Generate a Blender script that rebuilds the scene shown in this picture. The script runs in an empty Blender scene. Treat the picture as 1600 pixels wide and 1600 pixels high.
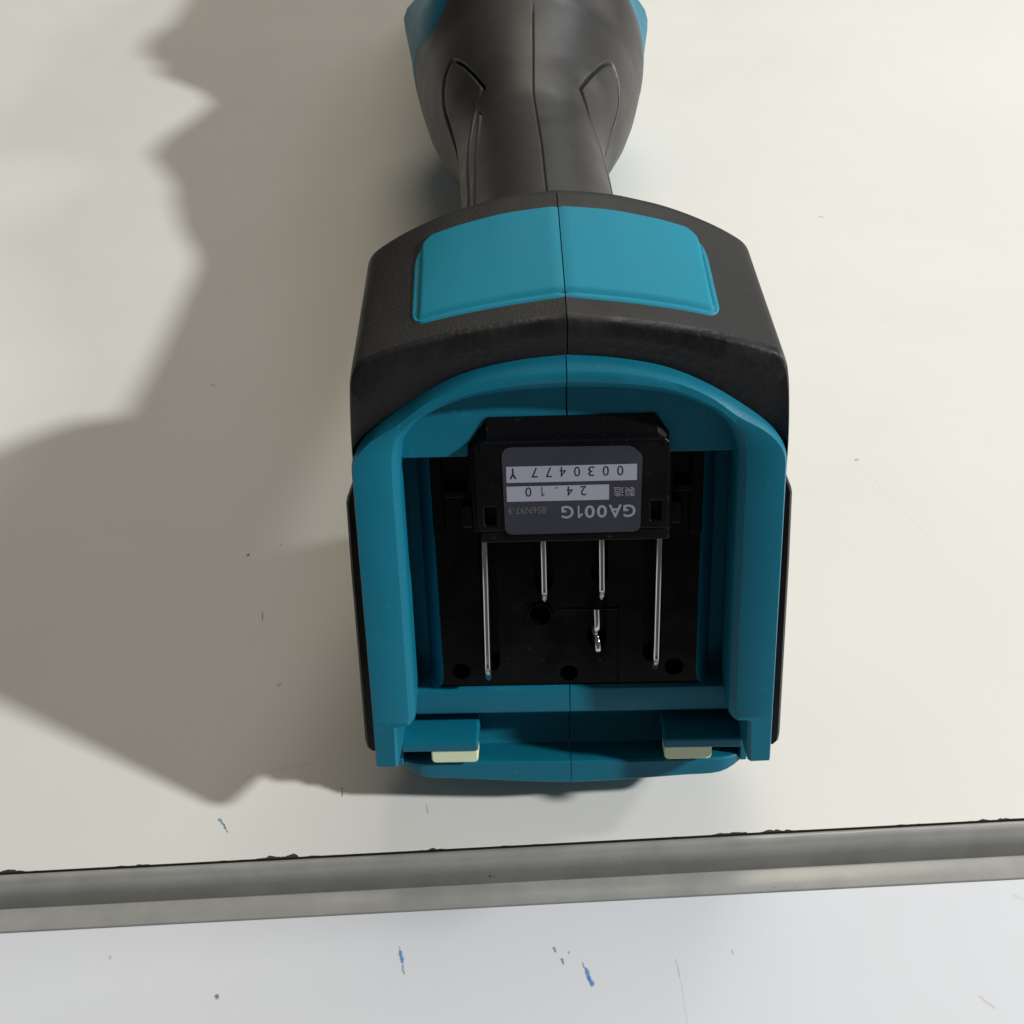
import bpy, bmesh, math, random
from mathutils import Vector, Matrix
random.seed(4)
S = 0.001                       # everything below is written in millimetres
scene = bpy.context.scene
COL = scene.collection

# ---------------------------------------------------------------- camera, light, exposure
H = 66.0                        # height of the tool's rear-face centre above the table
cam_d = bpy.data.cameras.new("camera")
cam_d.sensor_fit = 'HORIZONTAL'
cam_d.sensor_width = 36.0
cam_d.lens = 36.0 * 1700.0 / 1600.0
cam_d.clip_start = 0.005
cam_d.clip_end = 50.0
cam = bpy.data.objects.new("camera", cam_d)
COL.objects.link(cam)
CR = ((0.9992857, 0.0230068, 0.0299786), (0.0025745, 0.7500178, -0.6614126), (-0.0377015, 0.6610174, 0.7494228))
CP = (-4.48686 * S, -128.42549 * S, (164.38285 + H) * S)
cam.matrix_world = Matrix.Translation(CP) @ Matrix(CR).to_4x4()
scene.camera = cam

world = bpy.data.worlds.new("World")
scene.world = world
world.use_nodes = True
bg = world.node_tree.nodes["Background"]
bg.inputs[0].default_value = (1.0, 0.97, 0.90, 1)
bg.inputs[1].default_value = 0.085

def lamp(name, loc, target, power, size, color, shape='DISK', size_y=None):
    d = bpy.data.lights.new(name, 'AREA')
    d.shape = shape
    d.size = size
    if size_y:
        d.size_y = size_y
    d.energy = power
    d.color = color
    o = bpy.data.objects.new(name, d)
    COL.objects.link(o)
    o.location = loc
    v = Vector(target) - Vector(loc)
    o.rotation_euler = v.to_track_quat('-Z', 'Y').to_euler()
    return o

KE, KA, KD = math.radians(34.0), math.radians(12), 2.3
kdir = Vector((math.cos(KE) * math.cos(KA), -math.cos(KE) * math.sin(KA), math.sin(KE)))
lamp("key_lamp", kdir * KD + Vector((0, 0.1, 0)), (0, 0.1, 0.03), 52.5, 0.12, (1.0, 1.0, 0.99))
lamp("side_lamp", (1.5, 0.45, 0.80), (0, 0.1, 0.03), 8.5, 0.16, (1.0, 0.98, 0.94))
lamp("ceiling_lamp", (0.2, 1.2, 1.75), (0, 0.1, 0), 12.0, 1.1, (1.0, 0.90, 0.72))
lamp("window_lamp", (0.73, 1.66, 1.24), (0, 0.15, 0), 4.6, 0.42, (0.84, 0.91, 1.0), 'RECTANGLE', 0.42)

vs = scene.view_settings
scene.display_settings.display_device = 'sRGB'
vs.view_transform = 'Standard'
vs.look = 'None'
vs.exposure = 0.0
vs.gamma = 1.0

# ---------------------------------------------------------------- materials
def nodes_of(name):
    m = bpy.data.materials.new(name)
    m.use_nodes = True
    nt = m.node_tree
    return m, nt, nt.nodes, nt.links, nt.nodes["Principled BSDF"]

def plastic(name, col, rough, spec=0.5, bump=0.0, bscale=3000.0, mottle=0.08, metallic=0.0, coat=0.0, rvar=0.08, specks=0.0):
    m, nt, N, L, b = nodes_of(name)
    tc = N.new("ShaderNodeTexCoord")
    n1 = N.new("ShaderNodeTexNoise"); n1.inputs["Scale"].default_value = 120; n1.inputs["Detail"].default_value = 5
    L.new(tc.outputs["Object"], n1.inputs["Vector"])
    mx = N.new("ShaderNodeMix"); mx.data_type = 'RGBA'
    mx.inputs[6].default_value = (*[c * (1 - mottle) for c in col], 1)
    mx.inputs[7].default_value = (*[c * (1 + mottle) for c in col], 1)
    L.new(n1.outputs[0], mx.inputs[0]); L.new(mx.outputs[2], b.inputs["Base Color"])
    if specks:                  # dust and fine rubbed spots
        n3 = N.new("ShaderNodeTexNoise"); n3.inputs["Scale"].default_value = 700; n3.inputs["Detail"].default_value = 4
        L.new(tc.outputs["Object"], n3.inputs["Vector"])
        r3 = N.new("ShaderNodeMapRange"); r3.inputs[1].default_value = 0.66; r3.inputs[2].default_value = 0.80; r3.inputs[4].default_value = 1.0
        L.new(n3.outputs[0], r3.inputs[0])
        m3 = N.new("ShaderNodeMix"); m3.data_type = 'RGBA'; m3.inputs[7].default_value = (*[min(1, c + specks) for c in col], 1)
        L.new(r3.outputs[0], m3.inputs[0]); L.new(mx.outputs[2], m3.inputs[6]); L.new(m3.outputs[2], b.inputs["Base Color"])
    mr = N.new("ShaderNodeMapRange")
    mr.inputs[1].default_value = 0.3; mr.inputs[2].default_value = 0.7
    mr.inputs[3].default_value = max(0.03, rough - rvar); mr.inputs[4].default_value = min(1, rough + rvar)
    L.new(n1.outputs[0], mr.inputs[0]); L.new(mr.outputs[0], b.inputs["Roughness"])
    b.inputs["Specular IOR Level"].default_value = spec
    b.inputs["Metallic"].default_value = metallic
    b.inputs["Coat Weight"].default_value = coat
    if bump:
        n2 = N.new("ShaderNodeTexNoise"); n2.inputs["Scale"].default_value = bscale; n2.inputs["Detail"].default_value = 3
        L.new(tc.outputs["Object"], n2.inputs["Vector"])
        bp = N.new("ShaderNodeBump"); bp.inputs["Strength"].default_value = bump; bp.inputs["Distance"].default_value = 0.0003
        L.new(n2.outputs[0], bp.inputs["Height"]); L.new(bp.outputs[0], b.inputs["Normal"])
    return m

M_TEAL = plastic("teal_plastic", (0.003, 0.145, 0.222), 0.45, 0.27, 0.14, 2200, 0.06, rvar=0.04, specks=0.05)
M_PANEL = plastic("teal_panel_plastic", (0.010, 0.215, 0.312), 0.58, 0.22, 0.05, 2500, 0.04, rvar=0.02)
M_RUB = plastic("black_overmould", (0.0205, 0.0205, 0.0205), 0.58, 0.36, 0.35, 2200, 0.12)
M_EDGE = plastic("coarse_shaded_overmould", (0.0052, 0.0052, 0.0068), 0.46, 0.45, 0.55, 620, 0.35, rvar=0.14)  # shell rubber with coarser grain; shade of the rear-facing band painted in
M_GRIP = plastic("grip_rubber", (0.026, 0.0255, 0.0245), 0.45, 0.55, 0.10, 4000, 0.08, rvar=0.05)
M_BLK = plastic("black_plastic", (0.003, 0.003, 0.0042), 0.30, 0.22, 0.08, 1500, 0.1, specks=0.03)
M_PLATE = plastic("contact_plate_plastic", (0.002, 0.002, 0.003), 0.22, 0.16, 0.06, 900, 0.1, specks=0.02)
M_MET = plastic("nickel_plated_metal", (0.60, 0.585, 0.55), 0.12, 0.5, 0.01, 1200, 0.05, metallic=1.0, rvar=0.03)
M_GEAR = plastic("cast_gear_metal", (0.12, 0.12, 0.12), 0.45, 0.5, 0.2, 900, 0.1, metallic=0.8)
M_LAB = plastic("label_grey", (0.034, 0.036, 0.048), 0.45, 0.4, 0.0, 900, 0.08)
M_STRIP = plastic("label_white", (0.34, 0.34, 0.42), 0.5, 0.4, 0.0, 900, 0.05)
M_INK = plastic("black_ink", (0.012, 0.012, 0.02), 0.5, 0.4)
M_INKG = plastic("grey_ink", (0.27, 0.27, 0.32), 0.5, 0.4)
M_INKD = plastic("dim_grey_ink", (0.13, 0.13, 0.16), 0.5, 0.4)
M_YEL = plastic("pale_yellow_rubber", (0.76, 0.83, 0.56), 0.5, 0.4, 0.1, 1500, 0.05)

# ---------------------------------------------------------------- mesh helpers
EA = math.radians(27.0)         # the rear face leans back by this angle
CE, SE = math.cos(EA), math.sin(EA)

def F(x, y, z):                 # rear-face frame (x right, y inward, z up the face) -> tool frame
    return Vector((x * S, (y * CE + z * SE) * S, (-y * SE + z * CE + H) * S))

def B(x, y, z):                 # level body frame, same origin
    return Vector((x * S, y * S, (z + H) * S))

def link(name, bm, mat, parent=None, smooth=35, bevel=0.0, seg=2, weld=True):
    if weld:
        bmesh.ops.remove_doubles(bm, verts=bm.verts, dist=1e-6)
    bmesh.ops.recalc_face_normals(bm, faces=bm.faces)
    me = bpy.data.meshes.new(name)
    bm.to_mesh(me); bm.free()
    me.materials.append(mat)
    if smooth:
        for p in me.polygons:
            p.use_smooth = True
        me.set_sharp_from_angle(angle=math.radians(smooth))
    o = bpy.data.objects.new(name, me)
    COL.objects.link(o)
    if parent is not None:
        o.parent = parent
    if bevel:
        md = o.modifiers.new("bevel", 'BEVEL')
        md.width = bevel * S; md.segments = seg; md.limit_method = 'ANGLE'
        md.angle_limit = math.radians(30); md.harden_normals = True
    return o

def empty(name, loc=(0, 0, 0), rz=0.0):
    o = bpy.data.objects.new(name, None)
    o.empty_display_size = 0.02
    COL.objects.link(o)
    o.location = loc; o.rotation_euler = (0, 0, rz)
    return o

def tag(o, label, cat, kind=None, group=None):
    o["label"] = label; o["category"] = cat
    if kind: o["kind"] = kind
    if group: o["group"] = group
    return o

def grid(bm, rows, close=False):
    vr = [[bm.verts.new(p) for p in r] for r in rows]
    for a, b in zip(vr[:-1], vr[1:]):
        n = len(a)
        for i in range(n if close else n - 1):
            j = (i + 1) % n
            bm.faces.new((a[i], a[j], b[j], b[i]))
    return vr

def box(bm, x0, x1, y0, y1, z0, z1, T=F):
    v = [bm.verts.new(T(x, y, z)) for x in (x0, x1) for y in (y0, y1) for z in (z0, z1)]
    for f in ((0, 1, 3, 2), (4, 6, 7, 5), (0, 4, 5, 1), (2, 3, 7, 6), (0, 2, 6, 4), (1, 5, 7, 3)):
        bm.faces.new([v[i] for i in f])

def prism(bm, poly, y0, y1, T=F):           # poly in (x, z), extruded along y
    a = [bm.verts.new(T(x, y0, z)) for x, z in poly]
    b = [bm.verts.new(T(x, y1, z)) for x, z in poly]
    bm.faces.new(a); bm.faces.new(list(reversed(b)))
    n = len(poly)
    for i in range(n):
        j = (i + 1) % n
        bm.faces.new((a[i], b[i], b[j], a[j]))

def holed(bm, outer, holes, y0, y1, depth, T=F):   # slab front at y0 with blind holes of the given depth
    loops = []
    edges = []
    for poly in [outer] + holes:
        vs_ = [bm.verts.new(T(x, y0, z)) for x, z in poly]
        n = len(vs_)
        edges += [bm.edges.new((vs_[i], vs_[(i + 1) % n])) for i in range(n)]
        loops.append(vs_)
    bmesh.ops.triangle_fill(bm, edges=edges, use_beauty=True)
    for k, (poly, top) in enumerate(zip([outer] + holes, loops)):
        yy = y1 if k == 0 else y0 + depth
        low = [bm.verts.new(T(x, yy, z)) for x, z in poly]
        n = len(top)
        for i in range(n):
            j = (i + 1) % n
            bm.faces.new((top[i], top[j], low[j], low[i]))
        bm.faces.new(low)

def catmull(P, sub):
    out = []
    n = len(P)
    for i in range(n - 1):
        p0 = P[max(i - 1, 0)]; p1 = P[i]; p2 = P[i + 1]; p3 = P[min(i + 2, n - 1)]
        for k in range(sub):
            t = k / sub
            out.append(tuple(0.5 * ((2 * b) + (-a + c) * t + (2 * a - 5 * b + 4 * c - d) * t * t + (-a + 3 * b - 3 * c + d) * t ** 3)
                             for a, b, c, d in zip(p0, p1, p2, p3)))
    out.append(tuple(P[-1]))
    return out

def lerp(a, b, t):
    return tuple(x + (y - x) * t for x, y in zip(a, b))

def interp(x, xs, ys):
    if x <= xs[0]: return ys[0]
    for i in range(len(xs) - 1):
        if x <= xs[i + 1]:
            t = (x - xs[i]) / (xs[i + 1] - xs[i])
            return ys[i] + (ys[i + 1] - ys[i]) * t
    return ys[-1]

def smooth_interp(x, xs, ys):
    if x <= xs[0]: return ys[0]
    if x >= xs[-1]: return ys[-1]
    for i in range(len(xs) - 1):
        if x <= xs[i + 1]:
            h = xs[i + 1] - xs[i]; t = (x - xs[i]) / h
            def m(k):
                if k == 0: return (ys[1] - ys[0]) / (xs[1] - xs[0])
                if k == len(xs) - 1: return (ys[-1] - ys[-2]) / (xs[-1] - xs[-2])
                return (ys[k + 1] - ys[k - 1]) / (xs[k + 1] - xs[k - 1])
            m0, m1 = m(i) * h, m(i + 1) * h
            return (2 * t ** 3 - 3 * t * t + 1) * ys[i] + (t ** 3 - 2 * t * t + t) * m0 + (-2 * t ** 3 + 3 * t * t) * ys[i + 1] + (t ** 3 - t * t) * m1

def rrect(x0, x1, z0, z1, r, n=5):
    pts = []
    for cx_, cz_, a0 in ((x1 - r, z1 - r, 0), (x0 + r, z1 - r, 90), (x0 + r, z0 + r, 180), (x1 - r, z0 + r, 270)):
        for k in range(n + 1):
            a = math.radians(a0 + 90 * k / n)
            pts.append((cx_ + r * math.cos(a), cz_ + r * math.sin(a)))
    return pts

def circle(cx_, cz_, r, n=20):
    return [(cx_ + r * math.cos(2 * math.pi * k / n), cz_ + r * math.sin(2 * math.pi * k / n)) for k in range(n)]

# ================================================================ WORKBENCH
def bench_material(name, base, marks, edge_dirt=False):
    m, nt, N, L, b = nodes_of(name)
    tc = N.new("ShaderNodeTexCoord")
    P = tc.outputs["Object"]
    def noise(scale, detail=4, vec=P):
        n = N.new("ShaderNodeTexNoise"); n.inputs["Scale"].default_value = scale; n.inputs["Detail"].default_value = detail
        L.new(vec, n.inputs["Vector"]); return n
    def mapr(src, a, b_, c, d):
        r = N.new("ShaderNodeMapRange")
        for i, v in enumerate((a, b_, c, d)): r.inputs[i + 1].default_value = v
        L.new(src, r.inputs[0]); return r.outputs[0]
    def mix(fac, A, Bc):
        x = N.new("ShaderNodeMix"); x.data_type = 'RGBA'
        if isinstance(fac, float): x.inputs[0].default_value = fac
        else: L.new(fac, x.inputs[0])
        if isinstance(A, tuple): x.inputs[6].default_value = (*A, 1)
        else: L.new(A, x.inputs[6])
        if isinstance(Bc, tuple): x.inputs[7].default_value = (*Bc, 1)
        else: L.new(Bc, x.inputs[7])
        return x.outputs[2]
    # broad mottling of the worn surface
    n1 = noise(14, 5)
    col = mix(mapr(n1.outputs[0], 0.35, 0.65, 0, 1), tuple(c * 0.98 for c in base), tuple(min(1, c * 1.01) for c in base))
    # faint smudges
    n2 = noise(55, 6)
    col = mix(mapr(n2.outputs[0], 0.62, 0.80, 0, 0.07), col, tuple(c * 0.6 for c in base))
    # warped coordinates for the marks
    wn = noise(900, 2)
    ws = N.new("ShaderNodeVectorMath"); ws.operation = 'SUBTRACT'; ws.inputs[1].default_value = (0.5, 0.5, 0.5)
    L.new(wn.outputs[1], ws.inputs[0])
    wm = N.new("ShaderNodeVectorMath"); wm.operation = 'SCALE'; wm.inputs[3].default_value = 0.0009
    L.new(ws.outputs[0], wm.inputs[0])
    wa = N.new("ShaderNodeVectorMath"); wa.operation = 'ADD'
    L.new(P, wa.inputs[0]); L.new(wm.outputs[0], wa.inputs[1])
    fl = N.new("ShaderNodeVectorMath"); fl.operation = 'MULTIPLY'; fl.inputs[1].default_value = (1, 1, 0)
    L.new(wa.outputs[0], fl.inputs[0])
    for (ax, ay, bx, by, rad, mc, op) in marks:
        ba = Vector(((bx - ax) * S, (by - ay) * S, 0))
        pa = N.new("ShaderNodeVectorMath"); pa.operation = 'SUBTRACT'; pa.inputs[1].default_value = (ax * S, ay * S, 0)
        L.new(fl.outputs[0], pa.inputs[0])
        dt = N.new("ShaderNodeVectorMath"); dt.operation = 'DOT_PRODUCT'
        q = ba / max(ba.length_squared, 1e-12); dt.inputs[1].default_value = q
        L.new(pa.outputs[0], dt.inputs[0])
        cl = N.new("ShaderNodeClamp"); L.new(dt.outputs[1], cl.inputs[0])
        sc = N.new("ShaderNodeVectorMath"); sc.operation = 'SCALE'; sc.inputs[0].default_value = ba
        L.new(cl.outputs[0], sc.inputs[3])
        sb = N.new("ShaderNodeVectorMath"); sb.operation = 'SUBTRACT'
        L.new(pa.outputs[0], sb.inputs[0]); L.new(sc.outputs[0], sb.inputs[1])
        ln = N.new("ShaderNodeVectorMath"); ln.operation = 'LENGTH'; L.new(sb.outputs[0], ln.inputs[0])
        col = mix(mapr(ln.outputs[1], rad * S * 0.55, rad * S * 1.15, op, 0.0), col, mc)
    if edge_dirt:
        sx = N.new("ShaderNodeSeparateXYZ"); L.new(P, sx.inputs[0])
        nd = noise(260, 6); nb = noise(38, 3)
        a = mapr(nd.outputs[0], 0.44, 0.72, 0.0, 1.0)
        a2 = mapr(nb.outputs[0], 0.50, 0.64, 0.0, 1.0)
        mu = N.new("ShaderNodeMath"); mu.operation = 'MULTIPLY'; L.new(a, mu.inputs[0]); L.new(a2, mu.inputs[1])
        wid = N.new("ShaderNodeMath"); wid.operation = 'MULTIPLY_ADD'; wid.inputs[1].default_value = 0.0012; wid.inputs[2].default_value = 0.00018
        L.new(mu.outputs[0], wid.inputs[0])
        le = N.new("ShaderNodeMath"); le.operation = 'LESS_THAN'
        L.new(sx.outputs[1], le.inputs[0]); L.new(wid.outputs[0], le.inputs[1])
        col = mix(le.outputs[0], col, (0.045, 0.038, 0.032))
    L.new(col, b.inputs["Base Color"])
    L.new(mapr(n2.outputs[0], 0.3, 0.7, 0.42, 0.58), b.inputs["Roughness"])
    b.inputs["Specular IOR Level"].default_value = 0.3
    nb2 = noise(1400, 3)
    bp = N.new("ShaderNodeBump"); bp.inputs["Strength"].default_value = 0.05; bp.inputs["Distance"].default_value = 0.0002
    L.new(nb2.outputs[0], bp.inputs["Height"]); L.new(bp.outputs[0], b.inputs["Normal"])
    return m

BR = math.radians(2.36)
BY = -23.6
def loc_of(x, y):               # world mm -> bench-local mm
    y -= BY
    return (x * math.cos(BR) + y * math.sin(BR), -x * math.sin(BR) + y * math.cos(BR))
def mk(x, y, dx, dy, rad, c, op):
    a = loc_of(x, y); b_ = loc_of(x + dx, y + dy)
    return (a[0], a[1], b_[0], b_[1], rad, c, op)
BLUE = (0.03, 0.20, 0.50); DARK = (0.05, 0.045, 0.04); GREY = (0.25, 0.24, 0.22); BTE = (0.08, 0.25, 0.33)
top_marks = [mk(-80.5, -16.6, 2.0, -2.4, 0.30, BTE, .8), mk(-79.2, -18.2, 1.2, -1.8, 0.16, DARK, .6),
             mk(-86.6, 61.3, .01, 0, .55, DARK, .8), mk(-77.8, 64.5, .01, 0, .32, DARK, .6), mk(-79.5, 41.5, .3, -2.5, .22, DARK, .55),
             mk(-72, 19, .3, .1, .45, GREY, .5), mk(-53, -9.3, .2, -2.2, .2, DARK, .6), mk(-33, -14, .2, -2, .2, GREY, .5),
             mk(60, 150, 3, -1.5, .8, GREY, .3), mk(98, 215, 1.2, 0, .5, GREY, .5), mk(44, 84, .5, 0, .5, GREY, .5),
             mk(86, 92, .6, 0, .5, GREY, .6), mk(86, 92, 14, -30, .25, GREY, .08), mk(63, 76, .3, 0, .5, GREY, .5),
             mk(52, 62, .2, 0, .4, GREY, .45), mk(-110, 132, .6, 0, .6, GREY, .4),
             mk(-62, -3, -14, -3, .5, GREY, .1)]
low_marks = [mk(-37.4, -46.8, .6, -2.0, .42, BLUE, .85), mk(-36.7, -49.6, .5, -1.6, .24, BTE, .7), mk(-37.8, -45.6, .3, -1, .16, DARK, .5),
             mk(2.0, -50.6, .5, -1.8, .42, BLUE, .85), mk(2.7, -52.6, .5, -1.2, .5, BLUE, .9), mk(1.4, -49.3, .3, -1, .17, DARK, .6),
             mk(-4.6, -46.2, .3, -.8, .28, DARK, .65), mk(-3.0, -48.5, .3, -.8, .26, DARK, .65), mk(-1.6, -47, .2, -.3, .2, DARK, .5),
             mk(-75.3, -55.3, .1, -.4, .42, DARK, .75), mk(21, -49, .5, -3.6, .15, DARK, .35), mk(21.6, -53, .6, -9, .14, GREY, .2),
             mk(82, -57, 2.2, -2, .35, GREY, .25), mk(95, -36, 5, -2.6, .5, GREY, .14), mk(33, -47, 0, -.8, .18, GREY, .5),
             mk(-100, -47, .2, -.5, .3, GREY, .4)]
M_TOP = bench_material("white_laminate", (0.735, 0.728, 0.692), top_marks, True)
low_marks = [(a, b_ + 1.4, c, d + 1.4, r, k, o) for a, b_, c, d, r, k, o in low_marks]
M_LOW = bench_material("cool_white_laminate", (0.672, 0.693, 0.735), low_marks)

def trim_mat():
    m, nt, N, L, b = nodes_of("grey_metal_trim")
    tc = N.new("ShaderNodeTexCoord")
    mp = N.new("ShaderNodeMapping"); mp.inputs["Scale"].default_value = (0.12, 1, 1); L.new(tc.outputs["Object"], mp.inputs[0])
    n1 = N.new("ShaderNodeTexNoise"); n1.inputs["Scale"].default_value = 900; n1.inputs["Detail"].default_value = 4; L.new(mp.outputs[0], n1.inputs["Vector"])
    n2 = N.new("ShaderNodeTexNoise"); n2.inputs["Scale"].default_value = 130; n2.inputs["Detail"].default_value = 6; L.new(tc.outputs["Object"], n2.inputs["Vector"])
    r1 = N.new("ShaderNodeValToRGB")
    r1.color_ramp.elements[0].position = 0.30; r1.color_ramp.elements[0].color = (0.285, 0.285, 0.272, 1)
    r1.color_ramp.elements[1].position = 0.62; r1.color_ramp.elements[1].color = (0.335, 0.335, 0.32, 1)
    L.new(n2.outputs[0], r1.inputs[0])
    sp = N.new("ShaderNodeMapRange"); sp.inputs[1].default_value = 0.73; sp.inputs[2].default_value = 0.80; sp.inputs[4].default_value = 0.8
    n3 = N.new("ShaderNodeTexNoise"); n3.inputs["Scale"].default_value = 420; n3.inputs["Detail"].default_value = 3; L.new(tc.outputs["Object"], n3.inputs["Vector"])
    L.new(n3.outputs[0], sp.inputs[0])
    mx = N.new("ShaderNodeMix"); mx.data_type = 'RGBA'; mx.inputs[7].default_value = (0.08, 0.075, 0.07, 1)
    L.new(sp.outputs[0], mx.inputs[0]); L.new(r1.outputs[0], mx.inputs[6]); L.new(mx.outputs[2], b.inputs["Base Color"])
    b.inputs["Metallic"].default_value = 0.0; b.inputs["Specular IOR Level"].default_value = 0.9
    b.inputs["Roughness"].default_value = 0.30
    bp = N.new("ShaderNodeBump"); bp.inputs["Strength"].default_value = 0.10; bp.inputs["Distance"].default_value = 0.0002
    ad = N.new("ShaderNodeMath"); ad.operation = 'ADD'; L.new(n1.outputs[0], ad.inputs[0]); L.new(n2.outputs[0], ad.inputs[1])
    L.new(ad.outputs[0], bp.inputs["Height"]); L.new(bp.outputs[0], b.inputs["Normal"])
    return m
M_TRIM = trim_mat()

bench = tag(empty("workbench", (0, BY * S, 0), BR), "worn off-white workbench top with grey rounded metal edge trim under the tool", "workbench")
LP = lambda x, y, z: Vector((x * S, y * S, z * S))
bm = bmesh.new(); box(bm, -900, 900, 0.10, 1400, -28, 0, LP)
link("tabletop", bm, M_TOP, bench, bevel=0.25)
# trim: a rounded bead that rolls down to a flat flange
prof = [(0.0, -5), (-0.05, -0.9), (-0.25, -0.3)]
prof += catmull([(-0.5, 0.0), (-1.1, 0.25), (-1.8, 0.0), (-2.5, -0.9), (-3.1, -2.2), (-3.7, -4.0), (-4.3, -6.3), (-4.9, -9.0), (-5.5, -12.5)], 2)
prof += [(-5.9, -12.9), (-6.08, -12.0), (-6.2, -5.2), (-6.35, -4.6), (-6.8, -4.4), (-10.7, -4.45), (-11.25, -4.55), (-11.4, -4.95), (-11.35, -16)]
bm = bmesh.new()
NX = 240
rows = []
for i in range(NX + 1):
    x = -300 + 600 * i / NX
    w = 0.10 * math.sin(x * 0.11) + 0.06 * math.sin(x * 0.37 + 1)
    rows.append([LP(x, y + (w * 0.4 if 3 < k < 18 else 0), z + (w if 3 < k < 16 else 0)) for k, (y, z) in enumerate(prof)])
grid(bm, rows)
link("edge_trim", bm, M_TRIM, bench, smooth=50)
low = tag(empty("side_table", (0, BY * S, -4.9 * S), BR), "cool white lower tabletop with blue paint flecks in front of the grey trim", "table")
bm = bmesh.new(); box(bm, -900, 900, -500, -11.45, -25, 0, LP)
link("tabletop", bm, M_LOW, low, bevel=0.3)

# ================================================================ TOOL
tool = tag(empty("cordless_grinder"), "teal and black cordless grinder lying with its empty battery bay facing the camera", "power tool")

# ---- battery-bay rim, one moulded half on each side of the seam
RO = [(0.1, 42.6), (8.2, 41.9), (17.2, 40.1), (24.6, 37.0), (31.2, 33.0), (37.2, 28.3), (39.9, 24.0), (40.2, 19.0)]
RI = [(0.1, 36.9), (10.2, 36.4), (19.5, 34.9), (26.4, 31.8), (29.6, 28.6), (30.9, 25.6), (31.2, 22.5), (31.3, 19.0)]
CW = [2.5, 2.5, 2.4, 2.2, 1.9, 1.2, 0.6, 0.45]
ro = catmull(RO, 5); ri = catmull(RI, 5); cw = [c[0] for c in catmull([(c,) for c in CW], 5)]
tail = [((40.3, 5), (31.35, 5)), ((40.4, -12), (31.45, -12)), ((40.5, -27.5), (31.6, -27.5)), ((40.5, -29.8), (31.6, -30.0)),
        ((40.55, -31.6), (31.9, -31.9)), ((40.55, -32.3), (32.8, -32.6)), ((40.55, -32.5), (35.3, -32.75)), ((40.55, -33.0), (35.6, -33.2)), ((40.6, -42.3), (35.9, -42.4))]
for a, b_ in tail:
    ro.append(a); ri.append(b_); cw.append(0.4)
for s in (-1, 1):
    bm = bmesh.new(); rows = []
    for k, (o_, i_, c_) in enumerate(zip(ro, ri, cw)):
        dx, dz = i_[0] - o_[0], i_[1] - o_[1]
        ln = math.hypot(dx, dz); ux, uz = dx / ln, dz / ln
        q = lambda d_, y_: F(s * (o_[0] + ux * d_), y_, o_[1] + uz * d_)
        notch = o_[1] < -32.2
        chy = 2.3 * min(1, c_ / 2.4)
        r = [q(1.6, 15), q(1.3, 4.2 + chy), q(0, 3.2 + chy), q(0, 0.9 + chy), q(0.12, 0.2 + chy), q(c_ * 0.93, 0.02), q(c_ * 1.07, -0.2)]
        wr = 1.35 if not notch else 0.5
        r += [q(ln - wr, -0.25), q(ln - wr * 0.9, -0.16), q(ln - wr * 0.12, wr * 0.8), q(ln, wr)]
        if notch:
            r += [q(ln, 3), q(ln, 19)]
        elif i_[1] > 22.8:
            r += [q(ln, 4), q(ln + 0.3, 10)]
        else:
            t = min(1, (22.8 - i_[1]) / 2)
            r += [F(s * i_[0], 3.6, i_[1]), F(s * (i_[0] + 1.8 * t), 25, i_[1])]
        rows.append(r)
    vr = grid(bm, rows)
    bm.faces.new(vr[-1])
    link("bay_rim", bm, M_TEAL, tool, smooth=38)
    # teal wall behind the top of the arch
    bm = bmesh.new()
    arch = [(x, z) for x, z in ri if z > 22.7]
    poly = [(s * (x + 0.25 if x > .2 else x), z + 0.25) for x, z in arch] + [(s * 31.2, 22.7), (s * 19.0, 22.7), (s * 18.6, 23.1), (s * 18.6, 25.2), (s * 16.2, 28.4), (s * 0.1, 28.6)]
    prism(bm, poly, 5.4, 10)
    link("bay_back_wall", bm, M_TEAL, tool, bevel=0.2)

# dark liner behind the seams
bm = bmesh.new(); box(bm, -30, 30, 10.1, 11.1, 22, 38)
link("bay_liner", bm, M_BLK, tool, smooth=0)

# ---- black housing shell, left and right half
CC = [(0.1, 50.0), (5, 49.4), (10.5, 48.7), (16, 47.9), (21.3, 47.0), (26, 46.0), (31.5, 44.5), (35.2, 43.3), (37.6, 42.3), (39.0, 40.5), (39.6, 37.8), (40.0, 32), (40.2, 26), (40.2, 19.5), (40.2, 0), (40.2, -41)]
TT = [(0.1, 68.4), (5, 68.0), (10.7, 67.3), (16, 66.1), (20.5, 64.9), (25.5, 63.1), (30.5, 60.9), (34.2, 58.9), (36.6, 57.2), (37.8, 55), (38.3, 51), (38.9, 44), (39.2, 36), (39.4, 22), (39.4, 0), (39.4, -40)]
OO = [(0.1, 42.0), (4.3, 41.7), (8.4, 41.3), (13, 40.5), (17.2, 39.5), (21, 38.0), (24.6, 36.3), (27.5, 34.7), (30.2, 33.0), (33.2, 30.8), (36.4, 28), (38.6, 25), (39.6, 22.5), (39.9, 19), (39.9, 0), (39.9, -41)]
SUB = 3
cc, tt, oo = catmull(CC[:14], SUB) + CC[14:], catmull(TT[:14], SUB) + TT[14:], catmull(OO[:14], SUB) + OO[14:]
BX = lambda y: -0.035 * max(0, y)
def top_z(x, y):                # height of the shell's top surface
    t = (y - 2.6) / 27.4
    xs1 = [p[0] for p in cc[:22]]; zs1 = [p[1] for p in cc[:22]]
    xs2 = [p[0] for p in tt[:22]]; zs2 = [p[1] for p in tt[:22]]
    return interp(x, xs1, zs1) * (1 - t) + interp(x, xs2, zs2) * t
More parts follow.
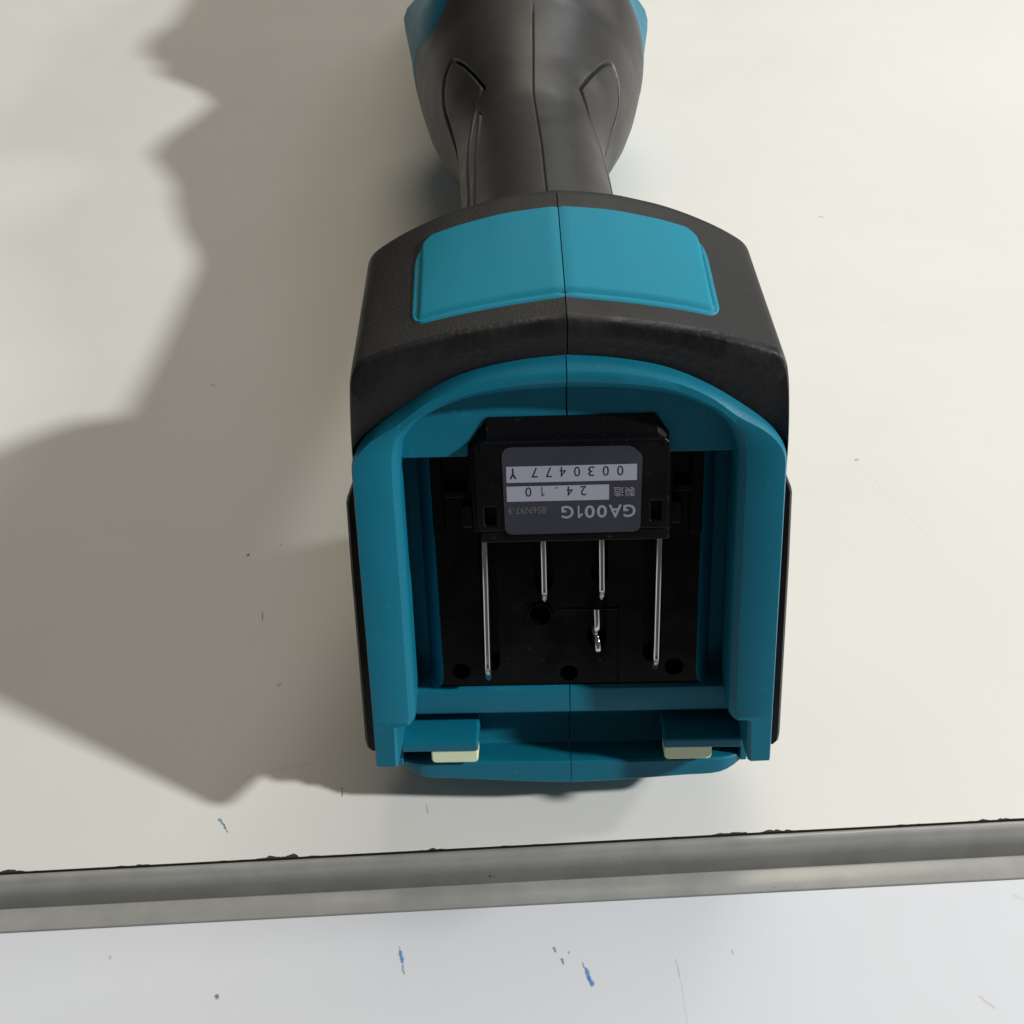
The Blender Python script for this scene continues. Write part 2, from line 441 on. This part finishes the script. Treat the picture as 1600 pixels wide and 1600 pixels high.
for s in (-1, 1):
    bm = bmesh.new(); rows = []
    for k in range(len(cc)):
        c_, t_, o_ = cc[k], tt[k], oo[k]
        def P(x, y, z): return F(s * x + BX(y) + 0.3, y, z)
        vx, vz = c_[0] - o_[0], c_[1] - o_[1]; ln = max(math.hypot(vx, vz), 0.6)
        r = [P(o_[0], 2.6, o_[1]), P(*lerp((o_[0], 2.0, o_[1]), (c_[0], 1.2, c_[1]), 0.5))]
        e = min(0.9, 1.3 / ln)
        cin = lerp(c_, o_, e); cin2 = lerp(c_, o_, e * 0.4)
        top_d = lerp((c_[0], 2.6, c_[1]), (t_[0], 30, t_[1]), 1)
        r += [P(cin[0], 1.2, cin[1]), P(cin2[0], 1.55, cin2[1]), P(c_[0], 2.8, c_[1] + 0.05)]
        for u in (0.05, 0.12, 0.25, 0.4, 0.55, 0.7, 0.85, 0.95):
            bow = 0.0
            r.append(P(*lerp((c_[0], 2.6, c_[1]), (t_[0], 30, t_[1]), u)[:1], lerp((0, 2.6, 0), (0, 30, 0), u)[1], c_[1] + (t_[1] - c_[1]) * u + bow))
        r.append(P(t_[0], 30, t_[1])); 
        r.append(P(t_[0] - 0.1 * min(1, t_[0]), 31.2, t_[1] - 0.15 * 1))
        r.append(P(t_[0] * 0.99, 32.2, t_[1] - 0.8))
        for (yy, sx_, sz_, dz_) in ((36, .965, 1.0, -1.6), (50, .92, 1.0, -3.6), (62, .86, 1.0, -5.4), (69, .81, 1.0, -7.2), (74, .74, .93, -9), (79, .62, .76, -9), (84, .47, .5, -8)):
            za = 36.0
            r.append(P(max(0.1, t_[0] * sx_), yy, za + (t_[1] + dz_ - za) * sz_))
        if k == 0 or True:
            rows.append(r)
    # thin seam wall so the two halves meet in a real groove
    seam = []
    for p in rows[0]:
        v = p.copy(); v.z -= 2.0 * S; seam.append(v)
    grid(bm, [seam] + rows)
    for f in bm.faces:          # rear-facing band: coarser grain, and its weaker light put into a darker colour
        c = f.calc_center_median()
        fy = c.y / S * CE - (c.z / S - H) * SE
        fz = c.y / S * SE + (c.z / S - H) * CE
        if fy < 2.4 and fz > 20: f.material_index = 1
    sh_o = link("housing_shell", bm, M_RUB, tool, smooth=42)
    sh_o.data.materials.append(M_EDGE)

# ---- teal panel let into the top of the shell, half by half
for s in (-1, 1):
    bm = bmesh.new(); rows = []
    Y0, Y1, R0 = 5.6, 25.6, 3.0
    ny, nx = 56, 44
    for j in range(ny + 1):
        v = j / ny; v = v * v * (3 - 2 * v) * 0.6 + v * 0.4
        y = Y0 + (Y1 - Y0) * v
        xe = 28.2 - 0.3 * v
        d0, d1 = y - Y0, Y1 - y
        if d0 < R0: xe -= R0 - math.sqrt(max(0, R0 * R0 - (R0 - d0) ** 2))
        rr = 6.0
        if d1 < rr: xe -= (rr - math.sqrt(max(0, rr * rr - (rr - d1) ** 2))) * 0.8
        r = []
        for i in range(nx + 1):
            u = i / nx; u = 1 - (1 - u) ** 1.8
            x = 0.1 + (xe - 0.1) * u
            # approximate distance to the outline
            dside = (28.2 - 0.3 * v) - x
            dd = min(d0, d1, dside)
            if d0 < R0 and dside < R0: dd = R0 - math.hypot(R0 - d0, R0 - dside)
            dd = max(0, min(dd, xe - x))
            hgt = -0.5 + 0.8 * min(1, dd / 0.35)
            st = min(d0, dside)
            hgt += 0.45 * max(0, min(1, (st - 1.35) / 0.4)) - 0.30 * max(0, 1 - abs(st - 1.25) / 0.25)
            if x < 0.25: hgt -= 0.25
            r.append(F(s * x + BX(y) + 0.3, y, top_z(x, y) + hgt))
        rows.append(r)
    grid(bm, rows)
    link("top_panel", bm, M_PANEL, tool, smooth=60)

# ---- side bumpers
for s in (-1, 1):
    bm = bmesh.new()
    for_rows = []
    for (z, xo) in ((20.2, 40.4), (18.5, 40.9), (15.2, 42.3), (14.0, 42.6), (0, 42.9), (-39.5, 43.3), (-41.2, 43.1), (-41.9, 42.4), (-42.0, 40.2)):
        for_rows.append([F(s * 39.6, 5.0, z), F(s * (xo - 0.5), 5.0, z), F(s * xo, 5.6, z), F(s * xo, 24, z), F(s * (xo - .6), 25, z), F(s * 39.3, 25, z)])
    vr = grid(bm, for_rows); bm.faces.new(vr[-1])
    link("side_bumper", bm, M_BLK, tool, smooth=40)

# ---- bay floor with the front lip, half by half
for s in (-1, 1):
    bm = bmesh.new(); rows = []
    for x in (0.1, 4, 8, 12, 16, 19, 22, 25, 28, 30.5, 32.5, 34, 35.6, 36.8, 37.6, 38.1):
        zb = -55.4 + 1.6 * (x / 26) ** 1.3 if x < 26 else -53.8 + 2.9 * ((x - 26) / 11.6) ** 3.0
        zt = -49.5 + 0.3 * (x / 36)
        yo = 11.0 + 1.8 * max(0, (x - 31) / 6) ** 2
        zb = min(zb, zt - 0.9)
        prof2 = [(25, -31.4), (14.6, -32.0), (13.3, -32.25), (12.95, -32.6), (12.7, -37.6), (12.9, -38.1), (13.4, -38.4), (20, -39.5), (21, -41), (21, -49.5), (20.2, -50.6), (yo + 1.3, zt - 0.05), (yo + 0.4, zt - 0.12), (yo, zt - 0.5),
                 (yo + 0.2, zb + 0.5), (yo + 0.6, zb + 0.1), (yo + 1.3, zb), (22, zb + 1.0), (34, zb + 4)]
        rows.append([F(s * x, y, z) for y, z in prof2])
    vr = grid(bm, rows)
    link("bay_floor", bm, M_TEAL, tool, smooth=38)
    bm = bmesh.new(); x0, x1 = sorted((s * 36.6, s * 38.2)); box(bm, x0, x1, 12.0, 26, -50.6, -36)
    link("bay_end_wall", bm, M_TEAL, tool, bevel=0.4)
    # sloping flank between the contact plate and the groove beside the rail
    bm = bmesh.new()
    rows = []
    for z in (23.5, 0, -29.5, -31.2, -32.3):
        o_ = 0 if z > -30 else (0.5 if z > -32 else 1.6)
        rows.append([F(s * 26.6, 14.6, z), F(s * (27.0 + o_), 13.4, z), F(s * (27.4 + o_), 13.6, z), F(s * (30.2 + o_ * 1.2), 19.5, z), F(s * 34, 20, z)])
    grid(bm, rows)
    link("bay_flank", bm, M_TEAL, tool, smooth=40)
    bm = bmesh.new()
    pr = [(8.9, -45.2), (8.8, -42.9), (10.5, -42.0), (17.5, -41.2), (22, -41.2), (22, -45.5)]
    xa, xb = 19.9, 36.4
    a = [bm.verts.new(F(s * xa, y, z)) for y, z in pr]; b_ = [bm.verts.new(F(s * xb, y, z)) for y, z in pr]
    bm.faces.new(a); bm.faces.new(list(reversed(b_)))
    for i in range(len(pr)):
        j = (i + 1) % len(pr); bm.faces.new((a[i], b_[i], b_[j], a[j]))
    tab = link("floor_tab", bm, M_TEAL, tool, bevel=0.5, seg=3)
    bm = bmesh.new()
    prism(bm, rrect(min(s * 20.0, s * 30.1), max(s * 20.0, s * 30.1), -48.3, -44.6, 1.0), 9.4, 14.0)
    link("rubber_cushion", bm, M_YEL, tab, bevel=0.35, seg=3)

# ---- contact plate and blades
XO = 0.5
def slot(x, z0, z1, w=1.75):
    return [(x - w, z1), (x + w, z1), (x + w, z0 + 1.6), (x + w * 0.55, z0), (x - w * 0.55, z0), (x - w, z0 + 1.6)]
plate_holes = [slot(-16.8 + .4, -28.4, 14), slot(-5.0, -10.2, 14, 1.9), slot(6.5, -8.2, 14, 1.7), slot(18.0 - .6, -26.6, 14, 1.9), slot(5.9, -23.2, -11.0, 2.0),
               circle(-23.0, -28.4, 1.9), circle(-0.1, -29.3, 1.9), circle(22.2, -28.2, 2.0), circle(-5.9, -15.2, 2.1)]
bm = bmesh.new()
holed(bm, [(-27.2, -33.0), (27.2, -33.0), (27.2, 24), (-27.2, 24)], plate_holes, 14.0, 22, 3.5)
plate = link("contact_plate", bm, M_PLATE, tool, smooth=0)
for bb in ((-26.8, -24.6, 12.6, 14.2, 3, 22), (24.4, 26.8, 12.6, 14.2, 3, 22), (-24.4, -19.9, 10.5, 14.2, 12.5, 14), (21.2, 24.2, 10.5, 14.2, 12.8, 14.2),
           (10.2, 10.6, 13.4, 14.2, -32, -14.6), (-2.0, 10.6, 13.5, 14.2, -14.3, -13.9)):   # low ribs moulded on the plate
    bm = bmesh.new(); box(bm, *bb)
    link("plate_rib", bm, M_PLATE, plate, bevel=0.2)
bm = bmesh.new()                 # raised collar round the round opening
pts = circle(-5.9, -15.2, 2.3, 28); pts2 = circle(-5.9, -15.2, 2.75, 28)
grid(bm, [[F(x, 14.0, z) for x, z in pts], [F(x, 13.4, z) for x, z in pts], [F(x, 13.4, z) for x, z in pts2], [F(x, 14.0, z) for x, z in pts2]], close=True)
link("opening_collar", bm, M_PLATE, plate, smooth=40)
def blade(x0, x1, z_top, z_tip, tipl, yf=7.0, w=0.55):
    bm = bmesh.new(); rows = []
    def sec(z, yfr, ww, ch):
        t = (z_top - z) / (z_top - z_tip); x = x0 + (x1 - x0) * t
        gd = 0.9 if ch > 0.2 else 0.02
        return [F(x - ww, 17, z), F(x - ww, yfr + 0.1, z), F(x - ww + 0.08, yfr, z), F(x - ww + ch, yfr + 0.05, z), F(x - ww + ch + .04, yfr + gd, z), F(x + ww - ch - .04, yfr + gd, z), F(x + ww - ch, yfr + 0.05, z), F(x + ww - 0.08, yfr, z), F(x + ww, yfr + 0.1, z), F(x + ww, 17, z)]
    zt = z_tip + tipl
    for z, yfr, ww in ((z_top, yf, w), (zt + 0.4, yf, w), (zt + 0.3, yf + 0.02, w * 0.999), (zt, yf + 0.15, w), (z_tip + 0.9, yf + tipl * 0.55, w), (z_tip, yf + tipl * 0.75, w * 0.3)):
        rows.append(sec(z, yfr, ww, 0.27 if z > zt + 0.35 else min(0.19, ww * 0.4)))
    vr = grid(bm, rows); bm.faces.new(vr[-1]); bm.faces.new(vr[0])
    return link("contact_blade", bm, M_MET, plate, smooth=25)
blade(-16.3, -17.0, 12, -28.5, 4.2)
blade(-4.9, -4.9, 12, -9.8, 2.6)
blade(6.5, 6.6, 12, -9.6, 2.6)
blade(17.9, 17.6, 12, -26.4, 3.6)
# small twisted signal contact in its own pocket
bm = bmesh.new(); rows = []
for k in range(21):
    t = k / 20; z = -12.0 - 11.2 * t
    tw = 0.5 * math.exp(-((t - 0.52) / 0.12) ** 2)
    w = 0.62 * (1 - 0.45 * math.exp(-((t - 0.55) / 0.07) ** 2)) * (1 if t < 0.93 else 0.6)
    dep = 9.2 + 1.2 * math.exp(-((t - 0.55) / 0.08) ** 2) + (2.0 * max(0, t - 0.85) / 0.15)
    xx = 5.6 + 0.35 * t
    c_, s_ = math.cos(tw), math.sin(tw)
    rows.append([F(xx + (a * c_ - b_ * s_), dep + (a * s_ + b_ * c_), z) for a, b_ in ((-w, 1.6), (-w, .25), (-w + .25, 0), (w - .25, 0), (w, .25), (w, 1.6))])
vr = grid(bm, rows); bm.faces.new(vr[-1]); bm.faces.new(vr[0])
link("signal_contact", bm, M_MET, plate, smooth=65)

# ---- terminal block
bx = 0.85
bm = bmesh.new()
sq = lambda x0, x1, z0, z1: [(x0, z0), (x1, z0), (x1, z1), (x0, z1)]
holed(bm, [(bx - 18.2, 8.2), (bx + 18.2, 8.2), (bx + 18.2, 25.4), (bx + 17.2, 26.3), (bx - 17.2, 26.3), (bx - 18.2, 25.4)],
      [sq(-15.9, -13.7, 9.4, 13.2), sq(15.6, 17.6, 9.8, 13.8)], 3.0, 12.5, 2.5)
block = link("terminal_block", bm, M_BLK, tool, bevel=0.3, seg=2)
bm = bmesh.new()                 # sloping top with cut corners
fr = [(bx - 17.2, 3.6, 26.2), (bx + 17.2, 3.6, 26.2)]
A = [F(bx - 16.9, 3.5, 26.25), F(bx - 16.9, 4.4, 26.9), F(bx + 16.9, 4.4, 26.9), F(bx + 16.9, 3.5, 26.25)]
def hood(y, xo, zo, xi, zi, zlow):
    return [F(bx - xo, y, zlow), F(bx - xo, y, zo), F(bx - xi, y, zi), F(bx + xi, y, zi), F(bx + xo, y, zo), F(bx + xo, y, zlow)]
rows = [hood(5.35, 18.2, 26.6, 15.6, 30.4, 24.5), hood(5.0, 18.1, 26.6, 15.7, 30.3, 24.5), hood(3.7, 17.4, 26.2, 15.9, 27.2, 24.5), hood(3.2, 17.2, 26.0, 16.0, 26.8, 24.5), hood(2.7, 17.0, 25.9, 16.2, 26.45, 24.8), hood(2.75, 16.9, 25.6, 16.2, 25.9, 24.9)]
vr = grid(bm, rows); bm.faces.new(vr[0])
link("block_hood", bm, M_BLK, block, smooth=25)
bm = bmesh.new()                 # foot of the block, a little set back
prism(bm, [(bx - 17.6, 5.7), (bx + 18.4, 5.7), (bx + 18.4, 8.15), (bx - 17.6, 8.15)], 3.5, 13)
link("block_foot", bm, M_BLK, block, bevel=0.3)
for s in (-1, 1):                # latch shoulders beside the block
    bm = bmesh.new()
    x0, x1 = sorted((bx + s * 18.25, bx + s * 19.4))
    box(bm, x0, x1, 8.0, 13.5, 6, 26.2)
    link("block_flange", bm, M_BLK, block, bevel=0.3)
    bm = bmesh.new()
    x0, x1 = sorted((bx + s * 19.45, bx + s * 21.9))
    box(bm, x0, x1, 11.2, 14.3, 5.6, 10.5)
    link("latch_lug", bm, M_BLK, block, bevel=0.5)

# ---- rating label
bm = bmesh.new()
lab = [(-12.1, 8.9), (-11.7, 8.0), (-10.8, 7.65), (12.4, 7.75), (13.3, 8.1), (13.65, 9.0), (13.9, 22.7), (13.5, 23.5), (12.2, 24.6), (11.4, 24.95), (-10.6, 25.15), (-11.5, 24.9), (-12.1, 24.2), (-12.25, 23.4)]
prism(bm, lab, 2.80, 2.96)
label = link("rating_label", bm, M_LAB, tool, smooth=0)
for z0, z1, x0, x1 in ((18.2, 21.4, -11.5, 12.9), (14.4, 17.45, -11.55, 7.7)):
    bm = bmesh.new(); prism(bm, sq(x0, x1, z0, z1), 2.765, 2.79)
    link("printed_strip", bm, M_STRIP, label, smooth=0)

def text(body, xc, zc, height, mat, width=None, bold=0.0, y=2.74):
    cu = bpy.data.curves.new("lettering", 'FONT')
    cu.body = body; cu.size = 1.0; cu.offset = bold; cu.resolution_u = 3
    ob = bpy.data.objects.new("lettering", cu); COL.objects.link(ob)
    bpy.context.view_layer.update()
    dg = bpy.context.evaluated_depsgraph_get()
    me = bpy.data.meshes.new_from_object(ob.evaluated_get(dg))
    bpy.data.objects.remove(ob); bpy.data.curves.remove(cu)
    xs = [v.co.x for v in me.vertices]; ys = [v.co.y for v in me.vertices]
    mx, my = (min(xs) + max(xs)) / 2, (min(ys) + max(ys)) / 2
    sy = height / (max(ys) - min(ys)); sx = sy if width is None else width / (max(xs) - min(xs))
    for v in me.vertices:        # printed upside down as seen here
        v.co = F(xc - (v.co.x - mx) * sx, y, zc - (v.co.y - my) * sy)
    me.materials.clear(); me.materials.append(mat)
    o = bpy.data.objects.new("lettering", me); COL.objects.link(o); o.parent = label
    return o
for ch, x in zip("0030477", (9.8, 7.1, 4.4, 1.75, -0.9, -3.55, -6.2)):
    text(ch, x, 20.15, 1.95, M_INK, width=1.15)
text("Y", -10.25, 20.0, 2.1, M_INK, width=1.35, bold=0.03)
def one(xc, zc, h, w, mat, y=2.74):      # figure 1 with its flag, upside down
    pts = [(-w * .1, -h / 2), (w * .5, -h / 2), (w * .5, h / 2), (0, h / 2), (-w * .5 - h * .16, h * .26), (-w * .5 - h * .16, h * .26 - w * .75), (-w * .1, h * .5 - w * 1.35)]
    bm = bmesh.new(); prism(bm, [(xc - a, zc - b_) for a, b_ in pts], y, y + 0.02)
    link("lettering", bm, mat, label, smooth=0)
for ch, x in zip("240", (2.9, 0.35, -7.45)):
    text(ch, x, 16.3, 1.9, M_INK, width=1.15)
one(-4.85, 16.3, 1.9, 0.26, M_INK)
text(".", -2.15, 17.0, 0.32, M_INK)
text("\u88fd", 11.6, 15.9, 1.9, M_INKG, width=1.9)
text("\u9020", 9.5, 15.9, 1.9, M_INKG, width=1.9)
for ch, x, w_ in (("G", 11.55, 2.35), ("A", 8.85, 2.5), ("0", 6.35, 1.95), ("0", 4.05, 1.95), ("G", -0.15, 2.35)):
    text(ch, x, 12.05, 2.6, M_INKG, width=w_, bold=0.022)
one(2.05, 12.05, 2.5, 0.55, M_INKG)
text("856N97-9", -7.8, 12.6, 1.35, M_INKD, width=7.2)

# ---- lower housing that the rear end rests on
bm = bmesh.new(); rows = []
for (y, w, zb, zt) in ((1, 20, -63, -55), (2.5, 23, -65.6, -54), (6, 25, -66, -53), (24, 27, -66, -48), (50, 27, -66, -30), (70, 22, -62, -22), (78, 15, -52, -18)):
    o_ = rrect(-w, w, zb, zt, min(6, w * 0.3), 4)
    rows.append([B(x + 0.3, y, z) for x, z in o_])
vr = grid(bm, rows, close=True); bm.faces.new(vr[0]); bm.faces.new(vr[-1])
link("lower_housing", bm, M_BLK, tool, smooth=40)

# ---- grip and its rubber grooves
GY = [40, 80, 110, 137, 149, 159, 171, 180, 189, 207, 226, 242, 256, 275, 290]
GR = [28, 21.7, 21.0, 21.5, 21.8, 21.9, 22.6, 25.2, 28.9, 34.2, 37.7, 39.6, 39.6, 38.0, 34]
gcx = lambda y: interp(y, [0, 137, 171, 242, 330], [.6, -4.2, -6.2, -6.6, -7.5])
grad = lambda y: smooth_interp(y, GY, GR)
gcz = lambda y: -3 - 0.11 * max(0, y - 70)
gp = [(160, 95), (174, 82.5), (185.5, 72.5), (193.5, 64.3), (198.8, 54), (197.8, 47.5), (181.7, 36.4), (178.7, 36.5), (173, 46.5), (163.6, 56.5), (152, 63.5), (134, 67), (98, 69)]
gl = [(169.4, 43), (149, 52), (124, 58), (96, 60)]
segs = []
for pl in (gp, gl):
    pl = catmull(pl, 3)
    segs += [(a, b_, 1.7 if pl[0][0] == 160 else 0.9) for a, b_ in zip(pl[:-1], pl[1:])]
def groove(y, dl, left):
    best = 0.0
    r = grad(y)
    for (a, b_, amp) in segs:
        ya, yb = (a[0], b_[0]) if a[0] < b_[0] else (b_[0], a[0])
        if amp < 1 and not left: continue
        if y < ya - 2 or y > yb + 2: continue
        k = r * math.pi / 180
        px, py, qx, qy = a[0], a[1] * k, b_[0], b_[1] * k
        dx, dy = qx - px, qy - py
        L2 = dx * dx + dy * dy + 1e-9
        t = max(0, min(1, ((y - px) * dx + (dl * k - py) * dy) / L2))
        d2 = (y - px - dx * t) ** 2 + (dl * k - py - dy * t) ** 2
        if d2 < 1.2: best = max(best, amp * math.exp(-d2 / 0.20))
    return best
def swell(y, dl):                # the casing rises towards the motor end
    return math.exp(-(dl / 52) ** 2) * interp(y, [217, 235, 247, 272], [0, 9, 7, 0])
bm = bmesh.new(); rows = []
ths = [float(t) for t in range(-170, -100, 10)] + [-100 + 0.55 * k for k in range(int(200 / 0.55) + 1)] + [float(t) for t in range(110, 181, 10)]
y = 40.0; ylist = []
while y < 290:
    ylist.append(y); y += 0.5 if 94 < y < 206 else 3.0
for y in ylist:
    r0 = grad(y); row = []
    for th in ths:               # th measured from the top ridge
        dl = abs(th)
        rr = r0 + swell(y, dl) - (groove(y, dl, th > 0) if 94 < y < 206 and dl < 98 else 0)
        if y < 212: rr -= 0.35 * math.exp(-(th * r0 * math.pi / 180 / 0.22) ** 2)
        a = math.radians(87 + th)
        row.append(B(gcx(y) + rr * math.cos(a), y, gcz(y) + rr * math.sin(a)))
    rows.append(row)
grid(bm, rows, close=True)
link("grip", bm, M_GRIP, tool, smooth=70)

# ---- teal motor housing that wraps the sides of the grip's bulge
bm = bmesh.new()
sh = []
N1 = 72
for k in range(N1):
    th = -180 + 360 * k / N1
    dl = abs(th)
    if th > 0: ys_ = interp(dl, [0, 20, 32, 42, 52, 62, 78, 95, 180], [280, 254, 235, 226, 223, 224, 234, 234, 230])
    else: ys_ = interp(dl, [0, 22, 34, 44, 56, 66, 80, 95, 180], [280, 262, 246, 238, 239, 243, 244, 234, 230])
    row = []
    for q_, t_ in enumerate((0, .012, .06, .14, .3, .48, .66, .84, 1.0)):
        y_ = ys_ + t_ * (296 - ys_)
        gr = grad(min(y_, 256)) + swell(y_, dl)
        ex = [-0.3, 0.1, 0.3, 0.5, 0.8, 1.0, 1.0, 0, -1][q_]
        # flat flank that stands out beside the bulge
        sd = math.exp(-((dl - 80) / 13) ** 2) * interp(y_ - ys_, [0, 12, 46, 60], [0.0, 0.8, 7.0, 4.5])
        rr = gr + ex + sd
        if y_ >= 278: rr = min(rr, interp(y_, [278, 288, 296], [46, 35, 30]))
        a = math.radians(87 + th)
        row.append(B(gcx(y_) + rr * math.cos(a), y_, max(gcz(y_) + rr * math.sin(a), -65.8)))
    sh.append(row)
sh.append(sh[0])
grid(bm, sh)
link("motor_housing", bm, M_TEAL, tool, smooth=32)

# ---- gear head beyond the motor, with spindle and side boss
bm = bmesh.new(); rows = []
for (y, w, zb, zt) in ((278, 27, -55, 10), (288, 30, -60, 13), (298, 31, -62, 26), (330, 31, -62.5, 29), (390, 30, -62, 27), (425, 27, -62, 24), (440, 16, -58, 10)):
    rows.append([B(gcx(y) + x, y, z) for x, z in rrect(-w, w, zb, zt, w * 0.45, 6)])
vr = grid(bm, rows, close=True); bm.faces.new(vr[0]); bm.faces.new(vr[-1])
gear = link("gear_head", bm, M_GEAR, tool, smooth=40)
bm = bmesh.new()
rows = [[B(gcx(322) + r * math.cos(2 * math.pi * k / 32), 322 + r * math.sin(2 * math.pi * k / 32), z) for k in range(32)]
        for r, z in ((23, 27), (23, 32), (9, 32.5), (9, 40), (7.5, 41.5))]
vr = grid(bm, rows, close=True); bm.faces.new(vr[-1])
link("spindle", bm, M_MET, gear, smooth=30)
